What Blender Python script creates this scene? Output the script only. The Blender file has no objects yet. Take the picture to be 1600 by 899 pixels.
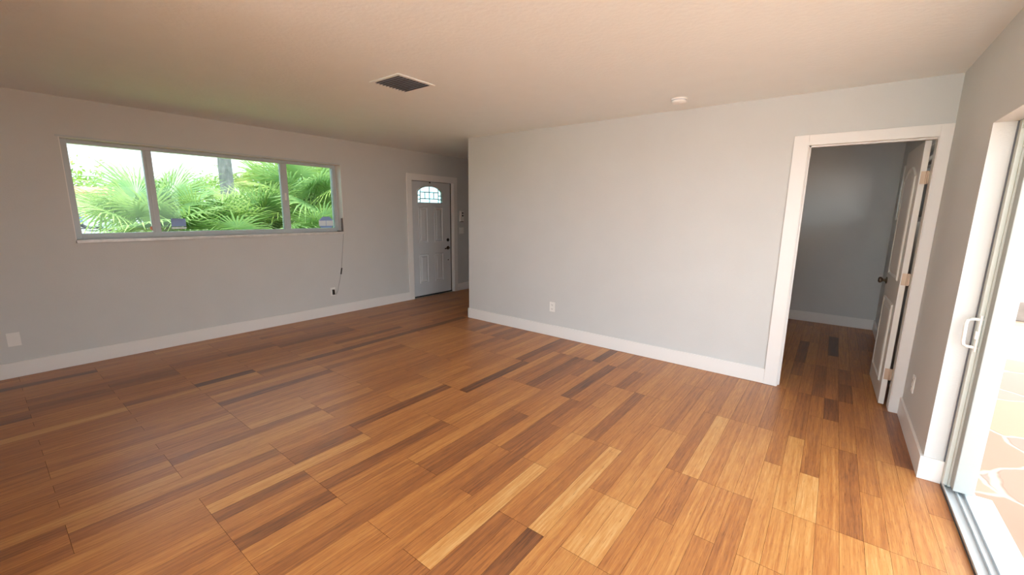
import bpy, bmesh, math, random
from mathutils import Vector, Matrix
random.seed(7)
PI = math.pi
SC = bpy.context.scene
COL = SC.collection

# ------------------------------------------------------------------ camera
RX = Vector((0.79091, 0.61179, 0.01285)); UP = Vector((-0.11998, 0.13445, 0.98363)); FW = Vector((-0.60005, 0.77951, -0.17975))
cd = bpy.data.cameras.new('camera'); cam = bpy.data.objects.new('camera', cd); COL.objects.link(cam)
cd.sensor_width = 36.0; cd.lens = 648.9 * 36.0 / 1600.0; cd.clip_start = 0.05; cd.clip_end = 500
M = Matrix.Identity(4)
for i in range(3):
    M[i][0] = RX[i]; M[i][1] = UP[i]; M[i][2] = -FW[i]
M[2][3] = 1.4908
cam.matrix_world = M
SC.camera = cam

# ------------------------------------------------------------------ light and exposure
SKY = 2.3
SUN = 7.0
w = bpy.data.worlds.new('sky'); SC.world = w; w.use_nodes = True
nt = w.node_tree; nt.nodes.clear()
out = nt.nodes.new('ShaderNodeOutputWorld'); bg = nt.nodes.new('ShaderNodeBackground')
tc = nt.nodes.new('ShaderNodeTexCoord'); sep = nt.nodes.new('ShaderNodeSeparateXYZ'); rp = nt.nodes.new('ShaderNodeValToRGB')
nt.links.new(tc.outputs['Generated'], sep.inputs[0]); nt.links.new(sep.outputs['Z'], rp.inputs[0])
rp.color_ramp.elements[0].position = 0.0; rp.color_ramp.elements[0].color = (0.88, 0.95, 1.0, 1)
rp.color_ramp.elements[1].position = 0.8; rp.color_ramp.elements[1].color = (0.70, 0.86, 1.0, 1)
nt.links.new(rp.outputs[0], bg.inputs[0]); bg.inputs[1].default_value = SKY
nt.links.new(bg.outputs[0], out.inputs[0])
sl = bpy.data.lights.new('sun', 'SUN'); sl.energy = SUN; sl.angle = math.radians(1.0); sl.color = (1.0, 0.95, 0.87)
so = bpy.data.objects.new('sun', sl); COL.objects.link(so)
so.rotation_euler = Vector((-0.26, 0.12, -1.0)).to_track_quat('-Z', 'Y').to_euler()
SC.view_settings.view_transform = 'Standard'; SC.view_settings.look = 'None'
SC.view_settings.gamma = 1.0; SC.view_settings.use_curve_mapping = False
SC.view_settings.exposure = 1.72
cy = SC.cycles
cy.max_bounces = 14; cy.diffuse_bounces = 10; cy.glossy_bounces = 4; cy.transmission_bounces = 6; cy.transparent_max_bounces = 16
cy.caustics_reflective = False; cy.caustics_refractive = False

# ------------------------------------------------------------------ materials
def mat(name, color, rough=0.6, metal=0.0, bump=0.0, bscale=200.0, var=0.0, vscale=6.0, spec=0.5):
    m = bpy.data.materials.new(name); m.use_nodes = True
    n = m.node_tree.nodes; l = m.node_tree.links; b = n['Principled BSDF']
    b.inputs['Base Color'].default_value = (*color, 1); b.inputs['Roughness'].default_value = rough
    b.inputs['Metallic'].default_value = metal; b.inputs['Specular IOR Level'].default_value = spec
    t = n.new('ShaderNodeTexCoord')
    if bump > 0:
        no = n.new('ShaderNodeTexNoise'); no.inputs['Scale'].default_value = bscale; no.inputs['Detail'].default_value = 3
        bu = n.new('ShaderNodeBump'); bu.inputs['Strength'].default_value = bump; bu.inputs['Distance'].default_value = 0.004
        l.new(t.outputs['Object'], no.inputs['Vector']); l.new(no.outputs['Fac'], bu.inputs['Height']); l.new(bu.outputs[0], b.inputs['Normal'])
    if var > 0:
        no = n.new('ShaderNodeTexNoise'); no.inputs['Scale'].default_value = vscale; no.inputs['Detail'].default_value = 4
        r = n.new('ShaderNodeValToRGB')
        r.color_ramp.elements[0].position = 0.3; r.color_ramp.elements[0].color = tuple(c * (1 - var) for c in color) + (1,)
        r.color_ramp.elements[1].position = 0.7; r.color_ramp.elements[1].color = tuple(min(1, c * (1 + var)) for c in color) + (1,)
        l.new(t.outputs['Object'], no.inputs['Vector']); l.new(no.outputs['Fac'], r.inputs[0]); l.new(r.outputs[0], b.inputs['Base Color'])
    return m

M_WALL = mat('light_grey_wall_paint', (0.60, 0.608, 0.60), 0.55, bump=0.25, bscale=120, var=0.015, vscale=3)
M_CEIL = mat('white_ceiling_texture', (0.83, 0.875, 0.885), 0.8, bump=0.45, bscale=35, var=0.01)
M_TRIM = mat('white_semigloss_trim', (0.80, 0.785, 0.765), 0.35)
M_REVEAL = mat('white_stucco_exterior', (0.78, 0.76, 0.72), 0.8, bump=0.4, bscale=60)
M_DOOR = mat('white_door_paint', (0.72, 0.70, 0.66), 0.38)
M_FDOOR = mat('pale_grey_door_paint', (0.60, 0.62, 0.64), 0.4)
M_PLATE = mat('white_plastic', (0.82, 0.81, 0.79), 0.3)
M_SLOT = mat('dark_plastic', (0.03, 0.03, 0.035), 0.4)
M_NICKEL = mat('dark_nickel_metal', (0.16, 0.12, 0.09), 0.3, metal=1.0)
M_BRONZE = mat('dark_bronze_metal', (0.05, 0.042, 0.038), 0.35, metal=0.9)
M_HINGE = mat('satin_brass_hinge', (0.50, 0.36, 0.26), 0.45, metal=0.6)
M_ALU = mat('grey_white_aluminium', (0.50, 0.55, 0.58), 0.4, metal=0.0)
M_ALUS = mat('pale_green_aluminium', (0.62, 0.66, 0.62), 0.4)
M_WHITEALU = mat('white_aluminium', (0.84, 0.84, 0.82), 0.35)
M_ALUP = mat('pale_painted_stile', (0.37, 0.39, 0.375), 0.45)
M_MARBLE = mat('pale_marble', (0.66, 0.65, 0.62), 0.25, var=0.12, vscale=14)
M_VENT = mat('grey_vent_metal', (0.40, 0.44, 0.53), 0.45)
M_VOID = mat('duct_shade_and_seal', (0.15, 0.155, 0.18), 0.9)
M_SEAL = mat('black_weatherstrip', (0.012, 0.012, 0.012), 0.7)
M_CONTACT = mat('brown_grey_plastic', (0.17, 0.145, 0.13), 0.5)
M_WIRE = mat('grey_wire', (0.35, 0.35, 0.36), 0.5)
M_BLUE = mat('blue_sticker', (0.28, 0.42, 0.78), 0.5)
M_PALEBLUE = mat('pale_sticker', (0.80, 0.88, 0.95), 0.5)
M_ORANGE = mat('orange_sticker', (0.85, 0.35, 0.22), 0.5)
M_SUB = mat('floor_gap', (0.045, 0.02, 0.01), 0.9)

def glass(name, tint, refl=1.0):
    m = bpy.data.materials.new(name); m.use_nodes = True
    n = m.node_tree.nodes; l = m.node_tree.links; n.clear()
    o = n.new('ShaderNodeOutputMaterial'); mx = n.new('ShaderNodeMixShader'); tr = n.new('ShaderNodeBsdfTransparent'); gl = n.new('ShaderNodeBsdfGlossy')
    tr.inputs[0].default_value = (*tint, 1); gl.inputs['Roughness'].default_value = 0.0
    fr = n.new('ShaderNodeFresnel'); fr.inputs[0].default_value = 1.28
    l.new(fr.outputs[0], mx.inputs[0]); l.new(tr.outputs[0], mx.inputs[1]); l.new(gl.outputs[0], mx.inputs[2]); l.new(mx.outputs[0], o.inputs[0])
    return m
M_GLASS = glass('tinted_window_glass', (0.545, 0.575, 0.58))
M_CLEAR = glass('clear_window_glass', (0.96, 0.97, 0.96))
M_LITE = glass('pale_leaded_glass', (0.42, 0.53, 0.53))
M_SILVER = mat('lead_came', (0.10, 0.11, 0.12), 0.4, metal=0.5)

def floor_mat():
    m = bpy.data.materials.new('strand_bamboo_planks'); m.use_nodes = True
    n = m.node_tree.nodes; l = m.node_tree.links; b = n['Principled BSDF']
    at = n.new('ShaderNodeAttribute'); at.attribute_name = 'plank'
    sp = n.new('ShaderNodeSeparateColor'); l.new(at.outputs['Color'], sp.inputs[0])
    r = n.new('ShaderNodeValToRGB'); e = r.color_ramp.elements
    e[0].position = 0.0; e[0].color = (0.10, 0.040, 0.020, 1)
    e[1].position = 1.0; e[1].color = (0.70, 0.42, 0.17, 1)
    x = e.new(0.30); x.color = (0.30, 0.108, 0.034, 1)
    x = e.new(0.55); x.color = (0.47, 0.185, 0.050, 1)
    x = e.new(0.78); x.color = (0.60, 0.29, 0.085, 1)
    tc = n.new('ShaderNodeTexCoord')
    # every plank shifts its grain by its own random value
    cb = n.new('ShaderNodeCombineXYZ'); mu = n.new('ShaderNodeMath'); mu.operation = 'MULTIPLY'; mu.inputs[1].default_value = 37.0
    l.new(sp.outputs[1], mu.inputs[0]); l.new(mu.outputs[0], cb.inputs[1]); l.new(mu.outputs[0], cb.inputs[2])
    ad = n.new('ShaderNodeVectorMath'); ad.operation = 'ADD'; l.new(tc.outputs['Object'], ad.inputs[0]); l.new(cb.outputs[0], ad.inputs[1])
    def streak(sx, sy, det, rough=0.6):
        mp = n.new('ShaderNodeMapping'); mp.inputs['Scale'].default_value = (sx, sy, 1)
        no = n.new('ShaderNodeTexNoise'); no.inputs['Scale'].default_value = 1.0; no.inputs['Detail'].default_value = det; no.inputs['Roughness'].default_value = rough
        l.new(ad.outputs[0], mp.inputs[0]); l.new(mp.outputs[0], no.inputs['Vector']); return no.outputs['Fac']
    s1 = streak(330, 11, 4); s2 = streak(75, 2.2, 4); s3 = streak(14, 5, 3)
    def mth(op, a, bb):
        k = n.new('ShaderNodeMath'); k.operation = op
        for i, v in enumerate((a, bb)):
            if isinstance(v, (int, float)): k.inputs[i].default_value = v
            else: l.new(v, k.inputs[i])
        return k.outputs[0]
    g = mth('ADD', mth('MULTIPLY', mth('SUBTRACT', s1, 0.5), 0.62), mth('MULTIPLY', mth('SUBTRACT', s2, 0.5), 0.75))
    g = mth('ADD', g, mth('MULTIPLY', mth('SUBTRACT', s3, 0.5), 0.25))
    tone = mth('ADD', sp.outputs[0], g)
    l.new(tone, r.inputs[0])
    # sparse dark fibre dashes
    d = streak(260, 16, 2, 0.5)
    dr = n.new('ShaderNodeValToRGB'); dr.color_ramp.elements[0].position = 0.24; dr.color_ramp.elements[0].color = (0.55, 0.46, 0.40, 1)
    dr.color_ramp.elements[1].position = 0.36; dr.color_ramp.elements[1].color = (1, 1, 1, 1)
    l.new(d, dr.inputs[0])
    mm = n.new('ShaderNodeMix'); mm.data_type = 'RGBA'; mm.blend_type = 'MULTIPLY'; mm.inputs[0].default_value = 1.0
    l.new(r.outputs[0], mm.inputs[6]); l.new(dr.outputs[0], mm.inputs[7]); l.new(mm.outputs[2], b.inputs['Base Color'])
    rr = n.new('ShaderNodeMapRange'); rr.inputs['To Min'].default_value = 0.30; rr.inputs['To Max'].default_value = 0.46
    l.new(s3, rr.inputs['Value']); l.new(rr.outputs[0], b.inputs['Roughness'])
    bu = n.new('ShaderNodeBump'); bu.inputs['Strength'].default_value = 0.12; bu.inputs['Distance'].default_value = 0.0008
    l.new(s1, bu.inputs['Height']); l.new(bu.outputs[0], b.inputs['Normal'])
    b.inputs['Specular IOR Level'].default_value = 0.75
    return m
M_FLOOR = floor_mat()

def flag_mat():
    m = bpy.data.materials.new('terracotta_flagstone'); m.use_nodes = True
    n = m.node_tree.nodes; l = m.node_tree.links; b = n['Principled BSDF']
    tc = n.new('ShaderNodeTexCoord'); no = n.new('ShaderNodeTexNoise'); no.inputs['Scale'].default_value = 1.6; no.inputs['Detail'].default_value = 4
    l.new(tc.outputs['Object'], no.inputs['Vector'])
    mx = n.new('ShaderNodeVectorMath'); mx.operation = 'MULTIPLY_ADD'; mx.inputs[1].default_value = (0.35, 0.35, 0.0)
    l.new(no.outputs['Color'], mx.inputs[0]); l.new(tc.outputs['Object'], mx.inputs[2])
    mp = n.new('ShaderNodeMapping'); mp.inputs['Scale'].default_value = (1.3, 1.5, 1); l.new(mx.outputs[0], mp.inputs[0])
    v1 = n.new('ShaderNodeTexVoronoi'); v1.feature = 'DISTANCE_TO_EDGE'; v1.inputs['Scale'].default_value = 1.0
    v2 = n.new('ShaderNodeTexVoronoi'); v2.inputs['Scale'].default_value = 1.0
    l.new(mp.outputs[0], v1.inputs['Vector']); l.new(mp.outputs[0], v2.inputs['Vector'])
    ed = n.new('ShaderNodeValToRGB'); ed.color_ramp.elements[0].position = 0.010; ed.color_ramp.elements[1].position = 0.022
    l.new(v1.outputs['Distance'], ed.inputs[0])
    sp = n.new('ShaderNodeSeparateColor'); l.new(v2.outputs['Color'], sp.inputs[0])
    r = n.new('ShaderNodeValToRGB'); e = r.color_ramp.elements
    e[0].color = (0.40, 0.235, 0.16, 1); e[1].color = (0.43, 0.30, 0.195, 1); x = e.new(0.5); x.color = (0.34, 0.26, 0.215, 1)
    l.new(sp.outputs[0], r.inputs[0])
    mm = n.new('ShaderNodeMix'); mm.data_type = 'RGBA'
    l.new(ed.outputs[0], mm.inputs[0]); mm.inputs[6].default_value = (0.47, 0.40, 0.33, 1); l.new(r.outputs[0], mm.inputs[7])
    l.new(mm.outputs[2], b.inputs['Base Color']); b.inputs['Roughness'].default_value = 0.7
    bu = n.new('ShaderNodeBump'); bu.inputs['Strength'].default_value = 0.5; bu.inputs['Distance'].default_value = 0.01
    l.new(ed.outputs[0], bu.inputs['Height']); l.new(bu.outputs[0], b.inputs['Normal'])
    return m
M_FLAG = flag_mat()

def leaf_mat(name, c1, c2, trans=0.35):
    m = bpy.data.materials.new(name); m.use_nodes = True
    n = m.node_tree.nodes; l = m.node_tree.links; n.clear()
    o = n.new('ShaderNodeOutputMaterial'); mx = n.new('ShaderNodeMixShader'); mx.inputs[0].default_value = trans
    d = n.new('ShaderNodeBsdfPrincipled'); t = n.new('ShaderNodeBsdfTranslucent')
    at = n.new('ShaderNodeAttribute'); at.attribute_name = 'leaf'
    r = n.new('ShaderNodeMix'); r.data_type = 'RGBA'; r.inputs[6].default_value = (*c1, 1); r.inputs[7].default_value = (*c2, 1)
    l.new(at.outputs['Fac'], r.inputs[0]); l.new(r.outputs[2], d.inputs['Base Color']); l.new(r.outputs[2], t.inputs[0])
    d.inputs['Roughness'].default_value = 0.42
    l.new(d.outputs[0], mx.inputs[1]); l.new(t.outputs[0], mx.inputs[2]); l.new(mx.outputs[0], o.inputs[0])
    return m
M_FAN = leaf_mat('fan_palm_leaf', (0.20, 0.40, 0.18), (0.50, 0.60, 0.16))
M_COCO = leaf_mat('feather_palm_leaf', (0.20, 0.32, 0.10), (0.50, 0.48, 0.12))
M_BUSH = leaf_mat('broad_tree_leaf', (0.20, 0.36, 0.08), (0.42, 0.56, 0.12))
M_BARK = mat('grey_palm_bark', (0.20, 0.19, 0.20), 0.9, bump=0.8, bscale=18, var=0.25, vscale=5)
M_FIBRE = mat('brown_palm_fibre', (0.20, 0.13, 0.07), 0.95, bump=0.8, bscale=40, var=0.2, vscale=20)
M_GRASS = mat('lawn_grass', (0.26, 0.38, 0.12), 0.9, bump=0.8, bscale=30, var=0.25, vscale=4)
M_ROAD = mat('grey_asphalt', (0.26, 0.26, 0.26), 0.9, bump=0.3, bscale=40, var=0.08)
M_STUCCO = mat('cream_stucco', (0.72, 0.68, 0.60), 0.85, bump=0.3, bscale=30)
M_TILE = mat('orange_roof_tile', (0.62, 0.27, 0.14), 0.8, bump=0.6, bscale=5, var=0.15, vscale=6)
M_CARWHITE = mat('white_car_paint', (0.74, 0.76, 0.76), 0.2)
M_CARBLUE = mat('blue_grey_car_paint', (0.16, 0.24, 0.36), 0.2)
M_TYRE = mat('black_tyre_rubber', (0.03, 0.035, 0.04), 0.8)
M_RIM = mat('silver_wheel_rim', (0.55, 0.60, 0.66), 0.35, metal=0.3)
M_CARGLASS = mat('dark_car_glass', (0.06, 0.08, 0.09), 0.08)
M_LAMP = mat('orange_lamp_lens', (0.75, 0.22, 0.05), 0.3)
M_BOUNCE = mat('bounce_concrete', (0.74, 0.74, 0.73), 0.9, bump=0.2, bscale=30, var=0.05)
M_STONE = mat('grey_brown_stone', (0.30, 0.26, 0.23), 0.9, bump=0.8, bscale=9, var=0.25, vscale=5)

# ------------------------------------------------------------------ helpers
class MB:
    """collects shapes for one mesh"""
    def __init__(s): s.bm = bmesh.new()
    def box(s, x0, y0, z0, x1, y1, z1, bev=0.0):
        b = bmesh.new(); bmesh.ops.create_cube(b, size=1)
        for v in b.verts:
            v.co = Vector(((x0 + x1) / 2 + v.co.x * (x1 - x0), (y0 + y1) / 2 + v.co.y * (y1 - y0), (z0 + z1) / 2 + v.co.z * (z1 - z0)))
        if bev > 0: bmesh.ops.bevel(b, geom=list(b.edges), offset=bev, segments=2, affect='EDGES', profile=0.6)
        s.merge(b); return s
    def merge(s, b, mx=None):
        if mx is not None: b.transform(mx)
        me = bpy.data.meshes.new('tmp'); b.to_mesh(me); b.free(); s.bm.from_mesh(me); bpy.data.meshes.remove(me)
    def cyl(s, p0, p1, r0, r1=None, seg=20, cap=True):
        r1 = r0 if r1 is None else r1
        p0 = Vector(p0); p1 = Vector(p1); d = p1 - p0
        b = bmesh.new(); bmesh.ops.create_cone(b, cap_ends=cap, segments=seg, radius1=r0, radius2=r1, depth=d.length)
        q = d.to_track_quat('Z', 'Y').to_matrix().to_4x4(); q.translation = (p0 + p1) / 2
        s.merge(b, q); return s
    def sphere(s, c, r, sc=(1, 1, 1), seg=18):
        b = bmesh.new(); bmesh.ops.create_uvsphere(b, u_segments=seg, v_segments=seg // 2, radius=r)
        for v in b.verts: v.co = Vector((v.co.x * sc[0] + c[0], v.co.y * sc[1] + c[1], v.co.z * sc[2] + c[2]))
        s.merge(b); return s
    def lathe(s, p, d, prof, seg=24):
        """profile of (along, radius) pairs spun round the axis d from p"""
        p = Vector(p); q = Vector(d).normalized().to_track_quat('Z', 'Y')
        rings = []
        for a, r in prof:
            rings.append([s.bm.verts.new(p + q @ Vector((r * math.cos(2 * PI * k / seg), r * math.sin(2 * PI * k / seg), a))) for k in range(seg)])
        for A, B in zip(rings, rings[1:]):
            for k in range(seg): s.bm.faces.new((A[k], A[(k + 1) % seg], B[(k + 1) % seg], B[k]))
        s.bm.faces.new(rings[0][::-1]); s.bm.faces.new(rings[-1]); return s
    def tube(s, pts, r, seg=8, closed=False):
        pts = [Vector(p) for p in pts]; n = len(pts); rings = []
        for i, p in enumerate(pts):
            if closed: t = pts[(i + 1) % n] - pts[i - 1]
            else: t = pts[min(i + 1, n - 1)] - pts[max(i - 1, 0)]
            q = t.normalized().to_track_quat('Z', 'Y') if abs(t.normalized().z) < 0.999 else t.normalized().to_track_quat('Z', 'X')
            ref = Vector((1, 0, 0)) if abs(t.normalized().x) < 0.9 else Vector((0, 1, 0))
            a = t.cross(ref).normalized(); b = t.cross(a).normalized()
            rings.append([s.bm.verts.new(p + a * (r * math.cos(2 * PI * k / seg)) + b * (r * math.sin(2 * PI * k / seg))) for k in range(seg)])
        m = n if closed else n - 1
        for i in range(m):
            A = rings[i]; B = rings[(i + 1) % n]
            for k in range(seg): s.bm.faces.new((A[k], A[(k + 1) % seg], B[(k + 1) % seg], B[k]))
        if not closed: s.bm.faces.new(rings[0][::-1]); s.bm.faces.new(rings[-1])
        return s
    def prism(s, poly, axis, a0, a1, bev=0.0):
        """polygon in the plane across axis, extruded from a0 to a1"""
        b = bmesh.new()
        def P(u, v, a): return {'x': (a, u, v), 'y': (u, a, v), 'z': (u, v, a)}[axis]
        A = [b.verts.new(P(u, v, a0)) for u, v in poly]; B = [b.verts.new(P(u, v, a1)) for u, v in poly]
        b.faces.new(A); b.faces.new(B[::-1])
        for i in range(len(A)):
            j = (i + 1) % len(A); b.faces.new((A[i], B[i], B[j], A[j]))
        if bev > 0: bmesh.ops.bevel(b, geom=list(b.edges), offset=bev, segments=2, affect='EDGES')
        s.merge(b); return s
    def build(s, name, m, parent=None, smooth=False, at=None, recalc=True):
        if recalc: bmesh.ops.recalc_face_normals(s.bm, faces=s.bm.faces)
        off = Vector((0, 0, 0))
        if parent is None:
            xs = [v.co for v in s.bm.verts]
            off = Vector(at) if at is not None else Vector(((min(v.x for v in xs) + max(v.x for v in xs)) / 2, (min(v.y for v in xs) + max(v.y for v in xs)) / 2, min(v.z for v in xs)))
        else:
            p = parent
            while p is not None: off += p.location; p = p.parent
        bmesh.ops.translate(s.bm, verts=s.bm.verts, vec=-off)
        me = bpy.data.meshes.new(name); s.bm.to_mesh(me); s.bm.free()
        if smooth:
            for f in me.polygons: f.use_smooth = True
        o = bpy.data.objects.new(name, me); COL.objects.link(o)
        for k in (m if isinstance(m, (list, tuple)) else [m]): me.materials.append(k)
        if parent is not None: o.parent = parent
        else: o.location = off
        return o

def empty(name, loc):
    o = bpy.data.objects.new(name, None); o.empty_display_size = 0.1; COL.objects.link(o); o.location = loc; return o
def tag(o, label, cat, group=None, kind=None):
    o['label'] = label; o['category'] = cat
    if group: o['group'] = group
    if kind: o['kind'] = kind
    return o
def struct(o, label, cat): return tag(o, label, cat, kind='structure')

def wall_cells(mb, axis, t0, t1, u0, u1, z0, z1, holes):
    """wall slab across axis from t0 to t1 with rectangular holes (ua, ub, za, zb)"""
    us = sorted({u0, u1, *[h[0] for h in holes], *[h[1] for h in holes]}); zs = sorted({z0, z1, *[h[2] for h in holes], *[h[3] for h in holes]})
    us = [u for u in us if u0 <= u <= u1]; zs = [z for z in zs if z0 <= z <= z1]
    for a, b in zip(us, us[1:]):
        run = None
        for c, d in zip(zs, zs[1:]):
            hole = any(h[0] - 1e-6 <= a and b <= h[1] + 1e-6 and h[2] - 1e-6 <= c and d <= h[3] + 1e-6 for h in holes)
            if hole:
                if run: put(mb, axis, t0, t1, a, b, *run); run = None
            else: run = (run[0], d) if run else (c, d)
        if run: put(mb, axis, t0, t1, a, b, *run)
def put(mb, axis, t0, t1, a, b, c, d):
    if axis == 'x': mb.box(t0, a, c, t1, b, d)
    else: mb.box(a, t0, c, b, t1, d)

# ------------------------------------------------------------------ measures of the room (metres, floor at z = 0)
A = -5.551          # window wall
B = 0.556           # patio-door wall
C = 4.188           # long blank wall
X0 = -3.987         # free end of the blank wall
H = 2.44; HB = 0.138; T = 0.015
YR = -1.3           # wall behind the camera
YB = 7.17           # back wall of the next room
WX = B + 0.20       # outer face of the patio-door wall
DY = 3.186          # patio opening, far side
DY0 = 0.7          # patio opening, near side
DZ = 1.957
WIN = (0.586, 3.267, 1.178, 2.097)
FD = (4.468, 5.445, 0.0, 1.99)     # front door rough opening
ID = (-0.267, 0.507, -0.02, 2.06)    # inner door rough opening

# ------------------------------------------------------------------ floor
MOD = 0.4525; PW = 0.091; PO = 0.004
FORCED = [(-45,-2,0,1),(-58,-2,0,-0.8),(-31,-2,0,0.7),(-30,-1,1,0.5),(-27,-2,0,0.3),(-22,0,1,-0.6),(-23,1,3,-0.5),(-26,0,2,0.8),(-25,0,1,-0.5),(-24,0,1,0.1),(-21,0,1,0.3),(-46,1,2,-0.9),(-45,1,2,0.6),(-42,1,3,0.5),(-40,1,3,-0.6),(-36,1,2,0.3),(-34,1,2,0.6),(-33,0,2,-0.3),(-33,2,3,0.4),(-28,2,4,-0.6),(-27,1,2,-0.5),(-26,4,6,-0.8),(-29,3,4,0.3),(-22,5,7,-0.7),(-21,2,5,0.4),(-19,2,4,-0.5),(-14,1,3,1),(-14,3,4,0.6),(-11,2,4,0.9),(-11,1,2,-0.8),(-8,2,3,0.7),(-9,2,3,0.6),(-7,2,4,-0.3),(-6,3,4,-0.5),(-4,3,4,0),(-7,4,6,-0.6),(-15,6,7,-0.5),(-6,4,6,0.5),(2,4,6,-0.7),(3,4,5,-0.2),(0,4,5,0.6),(-1,3,4,0.1),(1,7,8,-0.6),(0,8,10,-0.4),(1,11,13,-1),(-2,10,12,-0.7),(-2,12,14,0.3),(2,9,10,-0.3),(-27,6,8,-0.7),(-33,7,8,-0.5),(-37,7,8,-0.4),(-20,7,8,-0.8),(-21,7,8,0.5),(-30,6,8,0.3),(-28,4,6,0.3),(-45,3,8,-0.8),(-53,3,5,-0.4),(-53,2,3,-0.6),(-52,0,1,-0.5)]
def build_floor():
    rnd = random.Random(21)
    bm = bmesh.new(); lay = bm.loops.layers.float_color.new('plank')
    r0 = int(math.floor((A - PO) / PW)); r1 = int(math.floor((0.64 - PO) / PW))
    k_lo, k_hi = -9, 17
    for row in range(r0, r1 + 1):
        x0 = max(A - 0.02, PO + row * PW); x1 = min(0.64, PO + (row + 1) * PW)
        forced = sorted([f for f in FORCED if f[0] == row], key=lambda f: f[1])
        used = [None] * (k_hi - k_lo); planks = []
        for f in forced:
            a, b = f[1], f[2]
            if any(used[k - k_lo] for k in range(a, b)): continue
            for k in range(a, b): used[k - k_lo] = True
            planks.append((a, b, f[3]))
        k = k_lo; ph = rnd.randint(0, 1)
        while k < k_hi:
            if used[k - k_lo]: k += 1; continue
            n = 1 if (k == k_lo and ph) else 2
            n = min(n, k_hi - k)
            if n == 2 and used[k + 1 - k_lo]: n = 1
            t = rnd.gauss(0.02, 0.20)
            if rnd.random() < 0.05: t -= 0.35
            planks.append((k, k + n, max(-0.75, min(0.6, t)))); k += n
        # rows nearer the patio door: some bleaching, plus door light painted into the tone
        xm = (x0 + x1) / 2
        for a, b, t in planks:
            y0 = 0.54 + a * MOD + 0.0007; y1 = 0.54 + b * MOD - 0.0007
            vs = [bm.verts.new(p) for p in ((x0 + .0005, y0, 0), (x1 - .0005, y0, 0), (x1 - .0005, y1, 0), (x0 + .0005, y1, 0))]
            f = bm.faces.new(vs); rv = rnd.random(); ym = 0.54 + (a + b) / 2 * MOD
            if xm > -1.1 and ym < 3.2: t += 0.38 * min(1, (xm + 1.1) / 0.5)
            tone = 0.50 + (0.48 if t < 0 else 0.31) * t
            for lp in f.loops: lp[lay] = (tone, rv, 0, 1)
    base = bmesh.new(); bmesh.ops.create_cube(base, size=1)
    for v in base.verts: v.co = Vector((-2.455 + v.co.x * 6.19, 2.35 + v.co.y * 11.2, -0.0515 + v.co.z * 0.1))
    for f in base.faces: f.material_index = 1
    me = bpy.data.meshes.new('t'); base.to_mesh(me); base.free(); bm.from_mesh(me)
    me = bpy.data.meshes.new('floor'); bm.to_mesh(me); bm.free()
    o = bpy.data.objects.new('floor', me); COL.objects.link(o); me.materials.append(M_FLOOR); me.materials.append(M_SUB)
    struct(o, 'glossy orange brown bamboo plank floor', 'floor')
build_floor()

# ------------------------------------------------------------------ walls, ceiling, roof
m = MB(); wall_cells(m, 'x', A - 0.26, A, YR, 7.6, -0.3, H, [WIN, FD]); struct(m.build('wall_left', M_WALL), 'light grey wall with the wide window and the front door', 'wall')
m = MB(); wall_cells(m, 'y', C, C + 0.11, X0, B, -0.02, H, [ID]); struct(m.build('wall_middle', M_WALL), 'long blank light grey wall beside the inner doorway', 'wall')
m = MB(); wall_cells(m, 'x', B, WX, YR, 7.6, -0.02, H, [(DY0, DY, -0.02, DZ), (4.62, 6.90, 1.45, 2.09)]); struct(m.build('wall_right', M_WALL), 'light grey wall opening onto the patio', 'wall')
m = MB(); wall_cells(m, 'y', YR - 0.2, YR, A - 0.2, WX, -0.02, H, [(-1.85, 0.52, -0.02, 2.40)]); struct(m.build('wall_rear', M_WALL), 'light grey wall behind the viewer with a wide opening added for daylight', 'wall')  # the opening is unseen, added to bring daylight in from behind the camera
m = MB(); m.box(-2.1, YR, -0.02, -1.98, -0.32, H); struct(m.build('added_shade_wall', M_WALL), 'short grey wall added behind the viewer to shade the left wall', 'wall')  # unseen stub added to keep rear daylight off the left wall
m = MB(); m.box(-2.6, YB, -0.02, B, YB + 0.1, H); struct(m.build('wall_back', M_WALL), 'shaded grey wall at the back of the next room', 'wall')
m = MB(); m.box(-2.6, C + 0.11, -0.02, -2.5, YB, H); struct(m.build('wall_partition', M_WALL), 'grey side wall of the next room', 'wall')
m = MB(); m.box(X0, C + 0.11, -0.02, X0 + 0.11, 7.0, H); struct(m.build('wall_hall', M_WALL), 'dark side wall of the entry hall', 'wall')
m = MB(); m.box(A, 7.0, -0.02, X0 + 0.11, 7.1, H); struct(m.build('wall_entry', M_WALL), 'dark end wall of the entry hall', 'wall')
m = MB(); m.box(A - 0.26, YR - 0.2, H, WX, 7.6, H + 0.14); struct(m.build('ceiling', M_CEIL), 'warm white textured ceiling', 'ceiling')
m = MB(); m.box(A - 0.85, YR - 0.9, H + 0.14, WX + 0.55, 8.2, H + 0.30); struct(m.build('roof', M_REVEAL), 'flat roof slab over the house', 'roof')

# baseboards
def board(name, label, segs):
    m = MB()
    for s in segs: m.box(*s, bev=0.003)
    return struct(m.build(name, M_TRIM), label, 'baseboard')
board('baseboard_left', 'white baseboard along the window wall', [(A, YR, 0.001, A + T, 4.386, HB), (A, 5.52, 0.001, A + T, 7.0, HB)])
board('baseboard_middle', 'white baseboard along the blank wall', [(X0 - T, C - T, 0.001, -0.352, C, HB), (X0 - T, C - T, 0.001, X0, 7.0, HB)])
board('baseboard_right', 'white baseboard turning the corner to the patio door', [(B - T, DY, 0.001, B, C - 0.02, HB), (B - T, DY - T, 0.001, B + 0.086, DY, HB)])
board('baseboard_back', 'white baseboard on the back wall of the next room', [(-2.5, YB - T, 0.001, B, YB, HB), (B - T, C + 0.13, 0.001, B, YB - T, HB)])

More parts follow.
